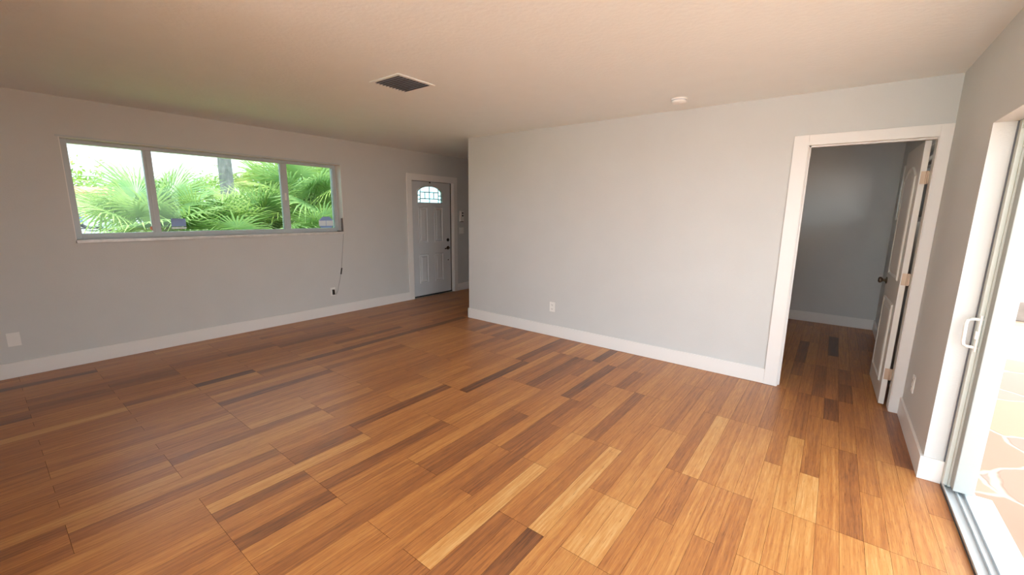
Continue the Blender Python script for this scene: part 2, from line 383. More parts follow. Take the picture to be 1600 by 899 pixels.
# door trims
def casing_y(name, label, y0, y1, xl, xr, zt, zi, xo0, xo1, m_=M_TRIM):
    """casing on a wall across y: inner edges xl, xr, zi; outer xo0, xo1, zt"""
    m = MB(); m.box(xo0, y0, 0.001, xl, y1, zt, 0.002); m.box(xr, y0, 0.001, xo1, y1, zt, 0.002); m.box(xl, y0, zi, xr, y1, zt, 0.002)
    return m
m = casing_y('', '', C - 0.018, C + 0.001, -0.252, 0.49, 2.12, 2.04, -0.352, B - 0.001)
m.box(-0.267, C - 0.005, 0.001, -0.247, C + 0.115, 2.06); m.box(0.487, C - 0.005, 0.001, 0.507, C + 0.115, 2.06); m.box(-0.267, C - 0.005, 2.042, 0.507, C + 0.115, 2.06)
m.box(-0.247, C + 0.035, 0.001, -0.235, C + 0.07, 2.042); m.box(-0.247, C + 0.035, 2.03, 0.487, C + 0.07, 2.042)
struct(m.build('trim_1', M_TRIM), 'wide white casing round the inner doorway', 'door casing')
m = MB()
m.box(A - 0.001, 4.386, 0.001, A + 0.018, 4.483, 2.08, 0.002); m.box(A - 0.001, 5.427, 0.001, A + 0.018, 5.515, 2.08, 0.002); m.box(A - 0.001, 4.483, 1.982, A + 0.018, 5.427, 2.08, 0.002)
m.box(A - 0.26, 4.468, 0.001, A + 0.005, 4.486, 1.99); m.box(A - 0.26, 5.424, 0.001, A + 0.005, 5.445, 1.99); m.box(A - 0.26, 4.468, 1.978, A + 0.005, 5.445, 1.99)
struct(m.build('trim_2', M_TRIM), 'white casing round the front door', 'door casing')

# ------------------------------------------------------------------ window_1 : wide window with three lights
wy0, wy1, wz0, wz1 = WIN[0] + .006, WIN[1] - .006, WIN[2], WIN[3] - .004
GX = A - 0.165
win = empty('window_1', (A - 0.08, (wy0 + wy1) / 2, wz0)); struct(win, 'wide three-pane white framed window over the lawn', 'window')
m = MB()
XF0, XF1 = A - 0.205, A - 0.134
m.box(XF0, wy0, wz0, XF1, wy0 + 0.056, wz1, .003); m.box(XF0, wy1 - 0.045, wz0, XF1, wy1, wz1, .003)
m.box(XF0, wy0 + .056, wz1 - 0.034, XF1, wy1 - .045, wz1, .003); m.box(XF0, wy0 + .056, wz0, XF1, wy1 - .045, wz0 + 0.052, .003)
m.build('window_frame', M_ALU, win)
bars = ((1.178, 1.250), (2.519, 2.600))
for a, b in bars:
    m = MB(); m.box(XF0 + 0.01, a, wz0 + 0.04, XF1 - 0.006, b, wz1 - 0.035, .004); m.box(XF1 - 0.012, a + 0.02, wz0 + .04, XF1 - 0.002, a + 0.034, wz1 - .035, .002); m.build('mullion', M_ALU, win)
m = MB(); m.box(XF1 - 0.008, 2.545, 1.60, XF1 + 0.006, 2.568, 1.69, .003); m.box(XF1 + 0.003, 2.550, 1.63, XF1 + 0.014, 2.563, 1.66, .003); m.build('latch', M_WHITEALU, win)
panes = ((wy0 + 0.056, 1.178), (1.250, 2.519), (2.600, wy1 - 0.045))
po = []
for a, b in panes:
    m = MB(); m.box(GX - 0.003, a - 0.004, wz0 + 0.045, GX + 0.003, b + 0.004, wz1 - 0.036); po.append(m.build('window_pane', M_GLASS, win))
m = MB(); m.box(GX + 0.0035, 1.344, 1.285, GX + 0.0045, 1.475, 1.370); st = m.build('sticker', M_BLUE, po[1]); st['label'] = 'blue rectangular window sticker'
m = MB(); m.box(GX + 0.0035, 1.344, 1.259, GX + 0.0045, 1.475, 1.277); st = m.build('sticker', M_PALEBLUE, po[1]); st['label'] = 'pale strip under the blue sticker'
m = MB(); m.prism([(2.986, 1.259), (3.017, 1.234), (3.169, 1.234), (3.196, 1.259), (3.196, 1.333), (3.148, 1.387), (3.047, 1.387), (2.986, 1.333)], 'x', GX + 0.0035, GX + 0.0042); st = m.build('sticker', M_PALEBLUE, po[2]); st['label'] = 'octagonal blue and white alarm sticker'
m = MB(); m.prism([(2.986, 1.333), (3.196, 1.333), (3.148, 1.387), (3.047, 1.387)], 'x', GX + 0.0043, GX + 0.0048)
m.prism([(2.986, 1.259), (3.017, 1.234), (3.169, 1.234), (3.196, 1.259)], 'x', GX + 0.0043, GX + 0.0048)
m.box(GX + .0043, 3.089, 1.259, GX + .0048, 3.095, 1.333)
m.build('sticker_band', M_BLUE, po[2])
m = MB(); m.lathe((GX + 0.0035, 1.184, 1.269), (1, 0, 0), [(0, 0.024), (0.001, 0.024)]); st = m.build('sticker', M_ORANGE, po[0]); st['label'] = 'small round orange sticker in a pane corner'
m = MB(); m.box(A - 0.10, wy1 - 0.045, wz0 + 0.003, A - 0.012, wy1 - 0.020, wz0 + 0.014); m.box(A - 0.028, wy1 - 0.02, wz0 + 0.004, A - 0.004, wy1 - 0.002, wz0 + 0.19, .003); m.build('alarm_contact', M_CONTACT, win)
m = MB(); m.box(XF1 - 0.005, wy0 - 0.004, wz0 - 0.028, A + 0.022, wy1 + 0.006, wz0 + 0.001, .004); m.build('window_sill', M_MARBLE, win)
m = MB(); m.box(XF0, WIN[0], wz0, A + 0.001, wy0, WIN[3]); m.box(XF0, wy1, wz0, A + 0.001, WIN[1], WIN[3]); m.box(XF0, wy0, wz1, A + 0.003, wy1, WIN[3])
m.build('window_liner', M_TRIM, win)

m = MB(); m.box(A - .001, WIN[0] - .02, WIN[3] + .001, A + 0.007, WIN[1] - .01, WIN[3] + 0.016, .002); struct(m.build('trim_4', M_ALU), 'thin pale bead along the top of the wide window', 'window trim')

# ------------------------------------------------------------------ window_2 : next room
win = empty('window_2', (B + 0.1, 5.28, 1.45)); struct(win, 'bright window of the next room seen past the door edge', 'window')
m = MB(); y0, y1, z0, z1 = 4.62, 6.90, 1.45, 2.09
for bx in ((y0, z0, y0 + .04, z1), (y1 - .04, z0, y1, z1), (y0 + .04, z0, y1 - .04, z0 + .04), (y0 + .04, z1 - .04, y1 - .04, z1), (y0 + .04, 1.90, y1 - .04, 1.925), (y0 + .04, 1.945, y1 - .04, 1.97)):
    m.box(B + 0.06, bx[0], bx[1], B + 0.13, bx[2], bx[3], .003)
m.build('window_frame', M_ALU, win)
m = MB(); m.box(B + 0.09, y0 + .03, z0 + .03, B + 0.096, y1 - .03, z1 - .03); m.build('window_pane', M_CLEAR, win)

# ------------------------------------------------------------------ door_1 : front door
SX = A - 0.06        # face of the slab
d1 = empty('door_1', (SX - 0.02, 4.95, 0.0)); struct(d1, 'pale grey panelled front door with an arched leaded light', 'door')
sy0, sy1 = 4.495, 5.408
ly0, ly1, lz0, lzs, lza = 4.655, 5.215, 1.615, 1.805, 1.905
def arch(u): t = (u - (ly0 + ly1) / 2) / ((ly1 - ly0) / 2); return lzs + (lza - lzs) * math.sqrt(max(0, 1 - 0.92 * t * t)) - (lza - lzs) * math.sqrt(0.08) * abs(t) ** 3
m = MB(); m.box(SX - 0.042, sy0, 0.02, SX, sy1, lz0); m.box(SX - 0.042, sy0, lz0, SX, ly0, 1.972); m.box(SX - 0.042, ly1, lz0, SX, sy1, 1.972)
N = 20
for k in range(N):
    a = ly0 + (ly1 - ly0) * k / N; b = ly0 + (ly1 - ly0) * (k + 1) / N
    m.prism([(a, arch(a)), (b, arch(b)), (b, 1.972), (a, 1.972)], 'x', SX - 0.042, SX)
m.build('door_slab', M_FDOOR, d1)
m = MB(); m.tube([(SX, ly0, lz0), (SX, ly1, lz0)] + [(SX, ly1 - (ly1 - ly0) * k / N, arch(ly1 - (ly1 - ly0) * k / N)) for k in range(N + 1)], 0.013, 8, closed=True); m.build('light_moulding', M_FDOOR, d1)
m = MB(); m.prism([(ly0, lz0), (ly1, lz0)] + [(ly1 - (ly1 - ly0) * k / N, arch(ly1 - (ly1 - ly0) * k / N)) for k in range(N + 1)], 'x', SX - 0.024, SX - 0.018); lite = m.build('leaded_pane', M_LITE, d1)
m = MB()
def came(p, q, r=0.0065): m.tube([(SX - 0.016, *p), (SX - 0.016, *q)], r, 6)
for u in (4.73, 4.935, 5.14): came((u, lz0), (u, arch(u)))
for u0, u1, dz in ((4.655, 4.73, 0), (5.14, 5.215, 0)):
    for z in (1.68, 1.745): came((u0, z), (u1, z))
came((4.73, 1.80), (5.14, 1.80)); came((4.73, 1.69), (5.14, 1.69)); came((4.835, 1.69), (4.835, 1.80)); came((5.035, 1.69), (5.035, 1.80))
m.build('lead_cames', M_SILVER, lite)
def raised_panel(mb, X, ya, yb, za, zb, s=1, arcfn=None):
    """moulded panel on a face across x; s gives the outward side"""
    if arcfn is None: path = [(ya, za), (yb, za), (yb, zb), (ya, zb)]
    else: path = [(ya, za), (yb, za)] + [(yb - (yb - ya) * k / 14, arcfn(yb - (yb - ya) * k / 14)) for k in range(15)]
    ins = 0.035; cyy = (ya + yb) / 2; czz = (za + zb) / 2
    def inset(u, v, d): return (u + d * (1 if u < cyy - 1e-6 else -1 if u > cyy + 1e-6 else 0) * min(1, abs(u - cyy) / ((yb - ya) / 2) + .0), v + d if v < czz else v - d)
    rings = [(0.0, 0.0), (0.006, 0.010), (0.015, 0.010), (0.024, 0.001), (0.036, 0.001), (0.060, 0.010)]
    L = [[mb.bm.verts.new((X + s * h, *inset(u, v, d))) for u, v in path] for d, h in rings]
    for P, Q in zip(L, L[1:]):
        for k in range(len(path)): j = (k + 1) % len(path); mb.bm.faces.new((P[k], P[j], Q[j], Q[k]))
    mb.bm.faces.new(L[-1])
for ya, yb, za, zb in ((4.668, 4.872, 0.94, 1.555), (5.018, 5.222, 0.94, 1.555), (4.668, 4.872, 0.235, 0.745), (5.018, 5.222, 0.235, 0.745)):
    m = MB(); raised_panel(m, SX, ya, yb, za, zb); m.build('door_panel', M_FDOOR, d1)
m = MB(); m.lathe((SX, 5.338, 0.967), (1, 0, 0), [(0, 0.03), (0.008, 0.03), (0.012, 0.02), (0.022, 0.018), (0.022, 0.001)]); m.box(SX + .02, 5.333, .95, SX + .032, 5.343, .984, .002); m.build('deadbolt', M_BRONZE, d1)
m = MB(); m.lathe((SX, 5.338, 0.822), (1, 0, 0), [(0, 0.032), (0.008, 0.032), (0.014, 0.014), (0.045, 0.012), (0.045, 0.001)]); m.tube([(SX + .042, 5.34, .824), (SX + .046, 5.30, .826), (SX + .044, 5.26, .818), (SX + .04, 5.228, .812)], 0.0095, 8); m.build('lever_handle', M_BRONZE, d1, True)
m = MB(); m.lathe((SX, 5.34, 0.601), (1, 0, 0), [(0, 0.012), (0.006, 0.01), (0.006, 0.001)]); m.build('lock_plug', M_BRONZE, d1)
m = MB(); m.lathe((SX, 4.93, 1.962), (1, 0, 0), [(0, 0.012), (0.012, 0.012), (0.012, 0.001)]); m.build('alarm_sensor', M_SEAL, d1)
m = MB(); m.box(SX - 0.04, sy1 + 0.001, 0.01, SX + 0.004, 5.424, 1.978); m.box(SX - 0.04, sy0, 1.972, SX + 0.004, 5.424, 1.978); m.box(SX - 0.06, sy0 - .01, 0.0, SX + 0.012, 5.424, 0.019); m.build('weather_seal', M_SEAL, d1)

# ------------------------------------------------------------------ door_2 : inner door standing open
HX, HY = 0.472, 4.287
d2 = empty('door_2', (HX, HY, 0)); struct(d2, 'white two-panel inner door with an arched top panel, standing open', 'door')
DWX = -0.038; DL = 0.775
def dl(mb, name, m_, smooth=False):        # local to the hinge: leaf runs along +y, face looks to -x
    bmesh.ops.recalc_face_normals(mb.bm, faces=mb.bm.faces)
    me = bpy.data.meshes.new(name); mb.bm.to_mesh(me); mb.bm.free(); me.materials.append(m_)
    if smooth:
        for f in me.polygons: f.use_smooth = True
    o = bpy.data.objects.new(name, me); COL.objects.link(o); o.parent = d2; return o
m = MB(); m.box(DWX, 0.0, 0.012, -0.003, DL, 2.032, .002); dl(m, 'door_leaf', M_DOOR)
pa = lambda u: 1.80 + 0.085 * (1 - ((u - DL / 2) / 0.26) ** 2)
for s, X in ((-1, DWX), (1, -0.003)):
    m = MB(); raised_panel(m, X, 0.125, 0.65, 0.16, 0.80, s); dl(m, 'door_panel', M_DOOR)
    m = MB(); raised_panel(m, X, 0.125, 0.65, 0.99, 1.86, s, pa); dl(m, 'door_panel', M_DOOR)
m = MB()
for s, X in ((-1, DWX), (1, -0.003)):
    m.lathe((X, 0.715, 0.925), (s, 0, 0), [(0, 0.030), (0.006, 0.030), (0.010, 0.014), (0.024, 0.011), (0.030, 0.018), (0.040, 0.027), (0.052, 0.027), (0.060, 0.018), (0.062, 0.001)])
dl(m, 'door_knob', M_NICKEL, True)
for z in (1.772, 1.022, 0.264):
    m = MB(); m.box(-0.031, -0.003, z - 0.045, -0.004, 0.001, z + 0.045, .001); m.cyl((0.001, -0.004, z - 0.047), (0.001, -0.004, z + 0.047), 0.006, seg=12)
    m.box(0.002, -0.006, z - 0.045, 0.014, -0.001, z + 0.045, .001); dl(m, 'hinge', M_HINGE)
d2.rotation_euler = (0, 0, math.radians(1.2))

# ------------------------------------------------------------------ door_3 : sliding patio door
d3 = empty('door_3', (B + 0.14, DY, 0)); struct(d3, 'aluminium sliding patio door frame with a white pull handle', 'sliding door')
m = MB(); m.box(B + 0.086, DY - 0.05, 0.02, B + 0.104, DY - 0.001, DZ - .001, .002); m.box(B + 0.104, DY - 0.058, 0.02, B + 0.116, DY - 0.001, DZ - .001, .002); m.build('door_jamb', M_ALUS, d3)
m = MB(); m.box(B + 0.0815, DY - 0.012, 0.02, B + 0.0855, DY - 0.001, DZ - .001); m.build('door_seal', M_VOID, d3)
m = MB(); m.box(B + 0.112, DY - 0.125, 0.035, B + 0.192, DY - 0.002, DZ - 0.03, .004); m.build('door_stile', M_ALUP, d3)
m = MB(); m.box(B + 0.09, DY0 + 0.002, DZ - 0.045, B + 0.19, DY - 0.002, DZ - 0.001, .003); m.build('door_header', M_ALUS, d3)
m = MB(); m.box(B + 0.085, DY0 + 0.002, -0.01, B + 0.215, DY - 0.002, 0.012)
for x in (B + 0.085, B + 0.130, B + 0.160): m.box(x, DY0 + 0.002, 0.0, x + 0.007, DY - 0.002, 0.026, .002)
m.build('door_track', M_ALU, d3)
m = MB(); m.box(B + 0.10, DY0 + 0.01, 0.02, B + 0.17, DY0 + 0.09, DZ - .04, .003); m.build('door_stile', M_ALUP, d3)
hx = B + 0.09; hy = DY - 0.055
m = MB(); m.tube([(hx + .012, hy, 0.975), (hx - 0.03, hy, 0.972), (hx - 0.042, hy, 0.962), (hx - 0.046, hy, 0.945), (hx - 0.044, hy, 0.85), (hx - 0.040, hy, 0.832), (hx - 0.028, hy, 0.823), (hx + 0.012, hy, 0.822)], 0.008, 10)
m.box(hx - 0.002, hy - 0.012, 0.80, hx + 0.008, hy + 0.012, 0.995, .003); m.build('pull_handle', M_WHITEALU, d3, True)
m = MB(); m.box(hx - 0.008, hy - 0.01, 0.868, hx + 0.004, hy + 0.01, 0.91, .003); m.build('door_latch', M_WHITEALU, d3)

# ------------------------------------------------------------------ ceiling vent
vx0, vx1, vy0, vy1 = -2.91, -2.565, 1.985, 2.335
v = tag(empty('ceiling_vent', ((vx0 + vx1) / 2, (vy0 + vy1) / 2, H)), 'square louvred air vent set in the white ceiling', 'vent')
m = MB(); zt, zb = H - 0.0005, H - 0.007; f = 0.028
for bx in ((vx0, vy0, vx1, vy0 + f), (vx0, vy1 - f, vx1, vy1), (vx0, vy0 + f, vx0 + f, vy1 - f), (vx1 - f, vy0 + f, vx1, vy1 - f)): m.box(bx[0], bx[1], zb, bx[2], bx[3], zt, .003)
m.build('vent_frame', M_CEIL, v)
m = MB(); m.box(vx0 + .02, vy0 + .02, H - 0.004, vx1 - .02, vy1 - .02, H - 0.0005); m.build('vent_shade_plate', M_VOID, v)  # flat dark plate painted as the shade inside the duct
ns = 10
for k in range(ns):
    y = vy0 + f + (vy1 - vy0 - 2 * f) * (k + 0.6) / ns
    m = MB(); m.prism([(y + 0.010, H - 0.0045), (y + 0.0115, H - 0.005), (y + 0.002, H - 0.0085), (y - 0.004, H - 0.0135), (y - 0.0052, H - 0.0128), (y + 0.001, H - 0.0070)], 'x', vx0 + f - .002, vx1 - f + .002); m.build('louvre', M_VENT, v)

# ------------------------------------------------------------------ smoke detector
sm = tag(empty('smoke_detector', (-1.17, 3.78, H)), 'round white smoke detector on the ceiling above the blank wall', 'smoke detector')
m = MB(); m.lathe((-1.17, 3.78, H), (0, 0, -1), [(0, 0.066), (0.012, 0.066), (0.014, 0.058), (0.018, 0.058), (0.022, 0.062), (0.034, 0.056), (0.040, 0.040), (0.041, 0.001)], 32); m.build('detector_case', M_PLATE, sm, True)
m = MB(); m.lathe((-1.17, 3.78, H - 0.013), (0, 0, -1), [(0, 0.0605), (0.0045, 0.0605)], 32); m.build('vent_slot', M_VENT, sm)
m = MB(); m.lathe((-1.15, 3.76, H - 0.039), (0, 0, -1), [(0, 0.010), (0.004, 0.009), (0.004, 0.001)]); m.build('test_button', M_PLATE, sm)

# ------------------------------------------------------------------ outlets and switches
def plate(name, label, cat, P, n, w_, h_, group=None):
    """wall plate at P facing n ('x','-x','-y')"""
    o = tag(empty(name, P), label, cat, group); return o
def face_box(mb, P, n, u0, z0, u1, z1, d0, d1, bev=0.0):
    x, y, z = P
    if n == 'x': mb.box(x + d0, y + u0, z + z0, x + d1, y + u1, z + z1, bev)
    if n == '-x': mb.box(x - d1, y + u0, z + z0, x - d0, y + u1, z + z1, bev)
    if n == '-y': mb.box(x + u0, y - d1, z + z0, x + u1, y - d0, z + z1, bev)
def outlet(label, P, n, w_=0.075, h_=0.118, kind='duplex', name='wall_outlet', cat='outlet'):
    o = plate(name, label, cat, P, n, w_, h_)
    m = MB(); face_box(m, P, n, -w_ / 2, -h_ / 2, w_ / 2, h_ / 2, 0, 0.006, .002); m.build('cover_plate', M_PLATE, o)
    if kind == 'duplex':
        for zc in (0.024, -0.024):
            m = MB(); face_box(m, P, n, -0.017, zc - 0.015, 0.017, zc + 0.015, 0.004, 0.0085, .002); s = m.build('socket', M_PLATE, o)
            m = MB(); face_box(m, P, n, -0.009, zc - 0.004, -0.006, zc + 0.008, 0.008, 0.0092); face_box(m, P, n, 0.006, zc - 0.004, 0.009, zc + 0.006, 0.008, 0.0092); face_box(m, P, n, -0.002, zc - 0.011, 0.002, zc - 0.007, 0.008, 0.0092); m.build('socket_slots', M_SLOT, s)
    if kind == 'jack':
        m = MB(); face_box(m, P, n, -0.011, -0.013, 0.011, 0.013, 0.004, 0.009, .002); m.build('jack', M_PLATE, o)
    if kind == 'switch':
        m = MB(); face_box(m, P, n, -0.017, -0.033, 0.017, 0.033, 0.004, 0.009, .002); m.build('rocker', M_PLATE, o)
    return o
outlet('white duplex outlet low on the long blank wall', (-2.602, C, 0.363), '-y')
outlet('white jack plate low on the window wall at its near end', (A, 0.104, 0.34), 'x', 0.078, 0.12, 'jack', 'jack_plate', 'wall plate')
outlet('white outlet with a grey cable plugged in, below the window end', (A, 3.037, 0.34), 'x', 0.072, 0.118, 'duplex')
outlet('white outlet low on the short wall between doorway and patio door', (B, 3.86, 0.35), '-x')
outlet('white double switch plate below the keypad by the front door', (A, 5.63, 1.13), 'x', 0.115, 0.115, 'switch', 'light_switch', 'switch')
o = tag(empty('alarm_keypad', (A, 5.632, 1.395)), 'white alarm keypad with dark buttons beside the front door', 'keypad')
m = MB(); m.box(A, 5.585, 1.30, A + 0.028, 5.68, 1.49, .005); m.build('keypad_case', M_PLATE, o)
for z in (1.452, 1.405):
    m = MB(); m.box(A + 0.026, 5.622, z - 0.015, A + 0.031, 5.66, z + 0.015, .002); m.build('button', M_SLOT, o)
m = MB(); m.box(A + 0.001, 5.595, 1.288, A + 0.022, 5.67, 1.301, .002); m.build('keypad_base', M_SLOT, o)

c = tag(empty('alarm_cable', (A, 3.15, 0.34)), 'thin grey cable hanging from the window corner to the outlet', 'cable')
pts = [(A + .006, 3.25, 1.155), (A + .006, 3.235, 1.03), (A + .005, 3.217, 0.882), (A + .005, 3.20, 0.76), (A + .006, 3.188, 0.654), (A + .006, 3.173, 0.581), (A + .006, 3.150, 0.49), (A + .008, 3.125, 0.405), (A + .010, 3.108, 0.345), (A + .014, 3.085, 0.303), (A + .020, 3.062, 0.298), (A + .024, 3.045, 0.315)]
m = MB(); m.tube(pts, 0.0032, 8); m.build('wire', M_WIRE, c, True)
m = MB(); m.cyl((A + .009, 3.190, 0.665), (A + .009, 3.172, 0.575), 0.009, seg=12); m.build('connector', M_BRONZE, c)
m = MB(); m.box(A + .0093, 3.022, 0.298, A + .034, 3.05, 0.372, .004); m.build('plug', M_BRONZE, c)

# ------------------------------------------------------------------ outside : patio side
m = MB(); m.box(WX, -14, -0.30, 30, 30, -0.04); struct(m.build('patio', M_FLAG), 'terracotta flagstone patio with pale joints', 'patio')
m = MB(); m.box(A - 0.26, -14, -0.30, WX, YR - 0.2, -0.04); struct(m.build('bounce_terrace', M_BOUNCE), 'pale concrete slab added out of view to bounce daylight', 'bounce_terrace')  # unseen pale slab added to bounce neutral daylight through the rear opening
m = MB(); m.box(WX - 0.002, DY0, -0.25, WX + 0.09, DY + 0.0, -0.012, .006); struct(m.build('trim_3', M_REVEAL), 'white sill outside the patio door', 'door sill')
m = MB(); m.box(1.6, 9.5, -0.04, 7.5, 10.0, 0.26, .02); struct(m.build('planter_wall', M_STONE), 'low grey stone planter wall at the far end of the patio', 'planter')
m = MB(); m.box(-3, 14.5, -0.04, 20, 14.7, 1.9); struct(m.build('garden_wall', M_STUCCO), 'pale garden wall behind the patio', 'wall')

m = MB(); m.box(WX, 1.7, 2.75, 4.4, 9.5, 2.87); struct(m.build('added_shade_roof', M_REVEAL), 'white roof slab added out of view to shade the patio', 'shade roof')  # unseen slab added to shade the visible strip of patio

# ------------------------------------------------------------------ outside : front garden and street
m = MB(); m.box(-90, -60, -0.45, A - 0.26, 90, -0.15); struct(m.build('ground', M_GRASS), 'green front lawn', 'lawn')
m = MB(); m.box(-31, -60, -0.15, -24, 90, -0.13); struct(m.build('street', M_ROAD), 'grey asphalt street beyond the lawn', 'street')
m = MB(); m.box(-46, 2, -0.15, -31, 9, -0.12); struct(m.build('driveway', M_ROAD), 'pale driveway across the street', 'driveway')

def fan_leaf(bm, lay, hub, d, nrm, R, tone, rnd, nseg=32, span=2.3, droop=0.45):
    d = d.normalized(); s = d.cross(nrm).normalized(); nn = s.cross(d).normalized(); st = 2 * span / nseg
    for k in range(nseg):
        th = -span + (k + 0.5) * st
        L = R * (0.80 + 0.20 * math.cos(th)) * rnd.uniform(0.92, 1.06)
        e = d * math.cos(th) + s * math.sin(th); q = nn.cross(e)
        fr = [0.03, 0.32, 0.66, 1.0]; prev = None; dr = droop * rnd.uniform(0.5, 1.4)
        for i, f in enumerate(fr):
            r = L * f; hw = (L * 0.32 * math.tan(st / 2)) * (f / 0.32 if f <= 0.32 else (1.1 - 1.1 * ((f - 0.32) / 0.68) ** 1.5))
            hw = max(hw, 0.0012)
            c = hub + e * r - nn * (0.10 * L * abs(th) / span * f) - Vector((0, 0, 1)) * (dr * L * max(0, f - 0.35) ** 2)
            row = [bm.verts.new(c - q * hw - nn * hw * 0.5), bm.verts.new(c), bm.verts.new(c + q * hw - nn * hw * 0.5)]
            if prev:
                for j in range(2):
                    fc = bm.faces.new((prev[j], prev[j + 1], row[j + 1], row[j]))
                    v = min(1, max(0, tone + rnd.uniform(-.12, .12) + 0.10 * i - .1))
                    for lp in fc.loops: lp[lay] = (v, v, v, 1)
            prev = row
def fan_palm(x, y, h, R, n, label, seed, pl=0.75, elmin=-25):
    rnd = random.Random(seed); g = -0.15
    o = tag(empty('fan_palm', (x, y, g)), label, 'palm', 'fan palms outside the window')
    m = MB(); m.lathe((x, y, g), (0, 0, 1), [(0, .15), (.1, .12), (h * .5, .10), (h * .9, .11), (h, .08), (h + .05, .02)], 12); m.build('trunk', M_FIBRE, o)
    bm = bmesh.new(); lay = bm.loops.layers.float_color.new('leaf'); pet = MB()
    crown = Vector((x, y, g + h))
    for k in range(n):
        az = 2.39996 * k + rnd.uniform(-.3, .3); el = math.radians(rnd.uniform(elmin, 80)) if k % 3 else math.radians(rnd.uniform(35, 85))
        d = Vector((math.cos(az) * math.cos(el), math.sin(az) * math.cos(el), math.sin(el)))
        if elmin == -24 and d.y < 0.25 and d.z < 0.35: continue
        L = pl * rnd.uniform(0.7, 1.15); mid = crown + d * L * 0.55 + Vector((0, 0, 0.06)); hub = crown + d * L - Vector((0, 0, 0.10 * (1 - d.z)))
        pet.tube([crown - Vector((0, 0, .05)), mid, hub], 0.009, 5)
        dd = (hub - mid).normalized(); sd = dd.cross(Vector((0, 0, 1)))
        if sd.length < .1: sd = Vector((1, 0, 0))
        nr = sd.cross(dd).normalized(); nr = (Matrix.Rotation(rnd.uniform(-.7, .7), 3, dd) @ nr)
        tone = max(0, min(1, 0.30 + 0.35 * (1 - (d.z + .4) / 1.4) + rnd.uniform(-.2, .25)))
        fan_leaf(bm, lay, hub, dd - nr * .25, nr, R * rnd.uniform(.85, 1.12), tone, rnd)
    pet.build('leaf_stalks', M_COCO, o)
    q = MB(); q.bm.free(); q.bm = bm; q.build('foliage', M_FAN, o, recalc=False)
    return o
PALMS = [
    (-8.5, 1.75, 1.02, 0.82, 26, 'fan palm behind the left pane with long spread leaves, first from the left', 3, 0.75, -24),
    (-9.6, 2.20, 1.12, 0.80, 24, 'fan palm behind the bar between left and middle panes', 5),
    (-8.3, 2.45, 0.72, 0.75, 24, 'yellow green fan palm behind the blue window sticker', 8),
    (-9.6, 3.15, 0.80, 0.80, 24, 'fan palm behind the centre of the middle pane', 11),
    (-8.6, 3.35, 0.90, 0.80, 24, 'fan palm behind the right end of the middle pane', 14),
    (-9.8, 4.45, 1.50, 0.95, 26, 'tall fan palm behind the bar between middle and right panes', 17),
    (-8.6, 4.35, 1.50, 0.90, 28, 'tall fan palm filling the right pane', 20),
    (-10.0, 5.50, 1.50, 0.95, 26, 'fan palm behind the octagonal sticker, last on the right', 23),
    (-7.9, 3.95, 0.70, 0.65, 18, 'low fan palm at the foot of the right pane', 26),
]
for a in PALMS: fan_palm(*a)

def feather_palm(x, y, h, label, seed, r=0.16, nf=16, L=2.2, lean=0.0, mtrunk=M_BARK, crown=True):
    rnd = random.Random(seed); g = -0.15
    o = tag(empty('feather_palm', (x, y, g)), label, 'palm tree')
    m = MB(); n = 12; ring = [(h * k / n, r * (1.25 - 0.45 * (k / n)) * (1.0 + 0.03 * (k % 2))) for k in range(n + 1)]
    m.lathe((x, y, g), (lean, 0, 1), ring, 14); m.build('trunk', mtrunk, o)
    bm = bmesh.new(); lay = bm.loops.layers.float_color.new('leaf'); top = Vector((x, y, g)) + Vector((lean, 0, 1)).normalized() * h
    for k in range(nf):
        az = 2.39996 * k; el = math.radians(rnd.uniform(-20, 70)); d = Vector((math.cos(az) * math.cos(el), math.sin(az) * math.cos(el), math.sin(el)))
        p = top.copy(); v = d.copy(); N = 16; pts = [p.copy()]; tone = rnd.uniform(.1, .8)
        for i in range(N): p = p + v * (L / N); v = (v + Vector((0, 0, -0.09))).normalized(); pts.append(p.copy())
        for i in range(1, N):
            t = (pts[i + 1] - pts[i - 1]).normalized(); sd = t.cross(Vector((0, 0, 1))).normalized(); ll = L * 0.26 * math.sin(PI * (i / N) ** 0.7 * .95 + .1)
            for sg in (-1, 1):
                tip = pts[i] + sd * sg * ll + t * ll * .4 - Vector((0, 0, ll * .45)); mid = (pts[i] + tip) / 2 + Vector((0, 0, ll * .08)); wv = t * 0.03
                vs = [bm.verts.new(c) for c in (pts[i] - wv, pts[i] + wv, mid + wv, tip, mid - wv)]
                fc = bm.faces.new(vs)
                for lp in fc.loops: lp[lay] = (tone, tone, tone, 1)
        prev = None
        for i, c in enumerate(pts):
            t = (pts[min(i + 1, N)] - pts[max(i - 1, 0)]).normalized(); sd = t.cross(Vector((0, 0, 1))).normalized() * 0.025 * (1.1 - i / N)
            cur = [bm.verts.new(c - sd), bm.verts.new(c + sd)]
            if prev:
                fc = bm.faces.new((prev[0], prev[1], cur[1], cur[0]))
                for lp in fc.loops: lp[lay] = (.8, .8, .8, 1)
            prev = cur
    q = MB(); q.bm.free(); q.bm = bm; q.build('fronds', M_COCO, o, recalc=False)
    return o
feather_palm(-18.0, 6.03, 7.5, 'thick grey palm trunk rising behind the middle pane', 2, r=0.20, nf=16, L=3.0)
feather_palm(-22.0, 7.95, 2.7, 'small feathery palm right of the thick grey trunk', 4, r=0.12, nf=18, L=1.9)

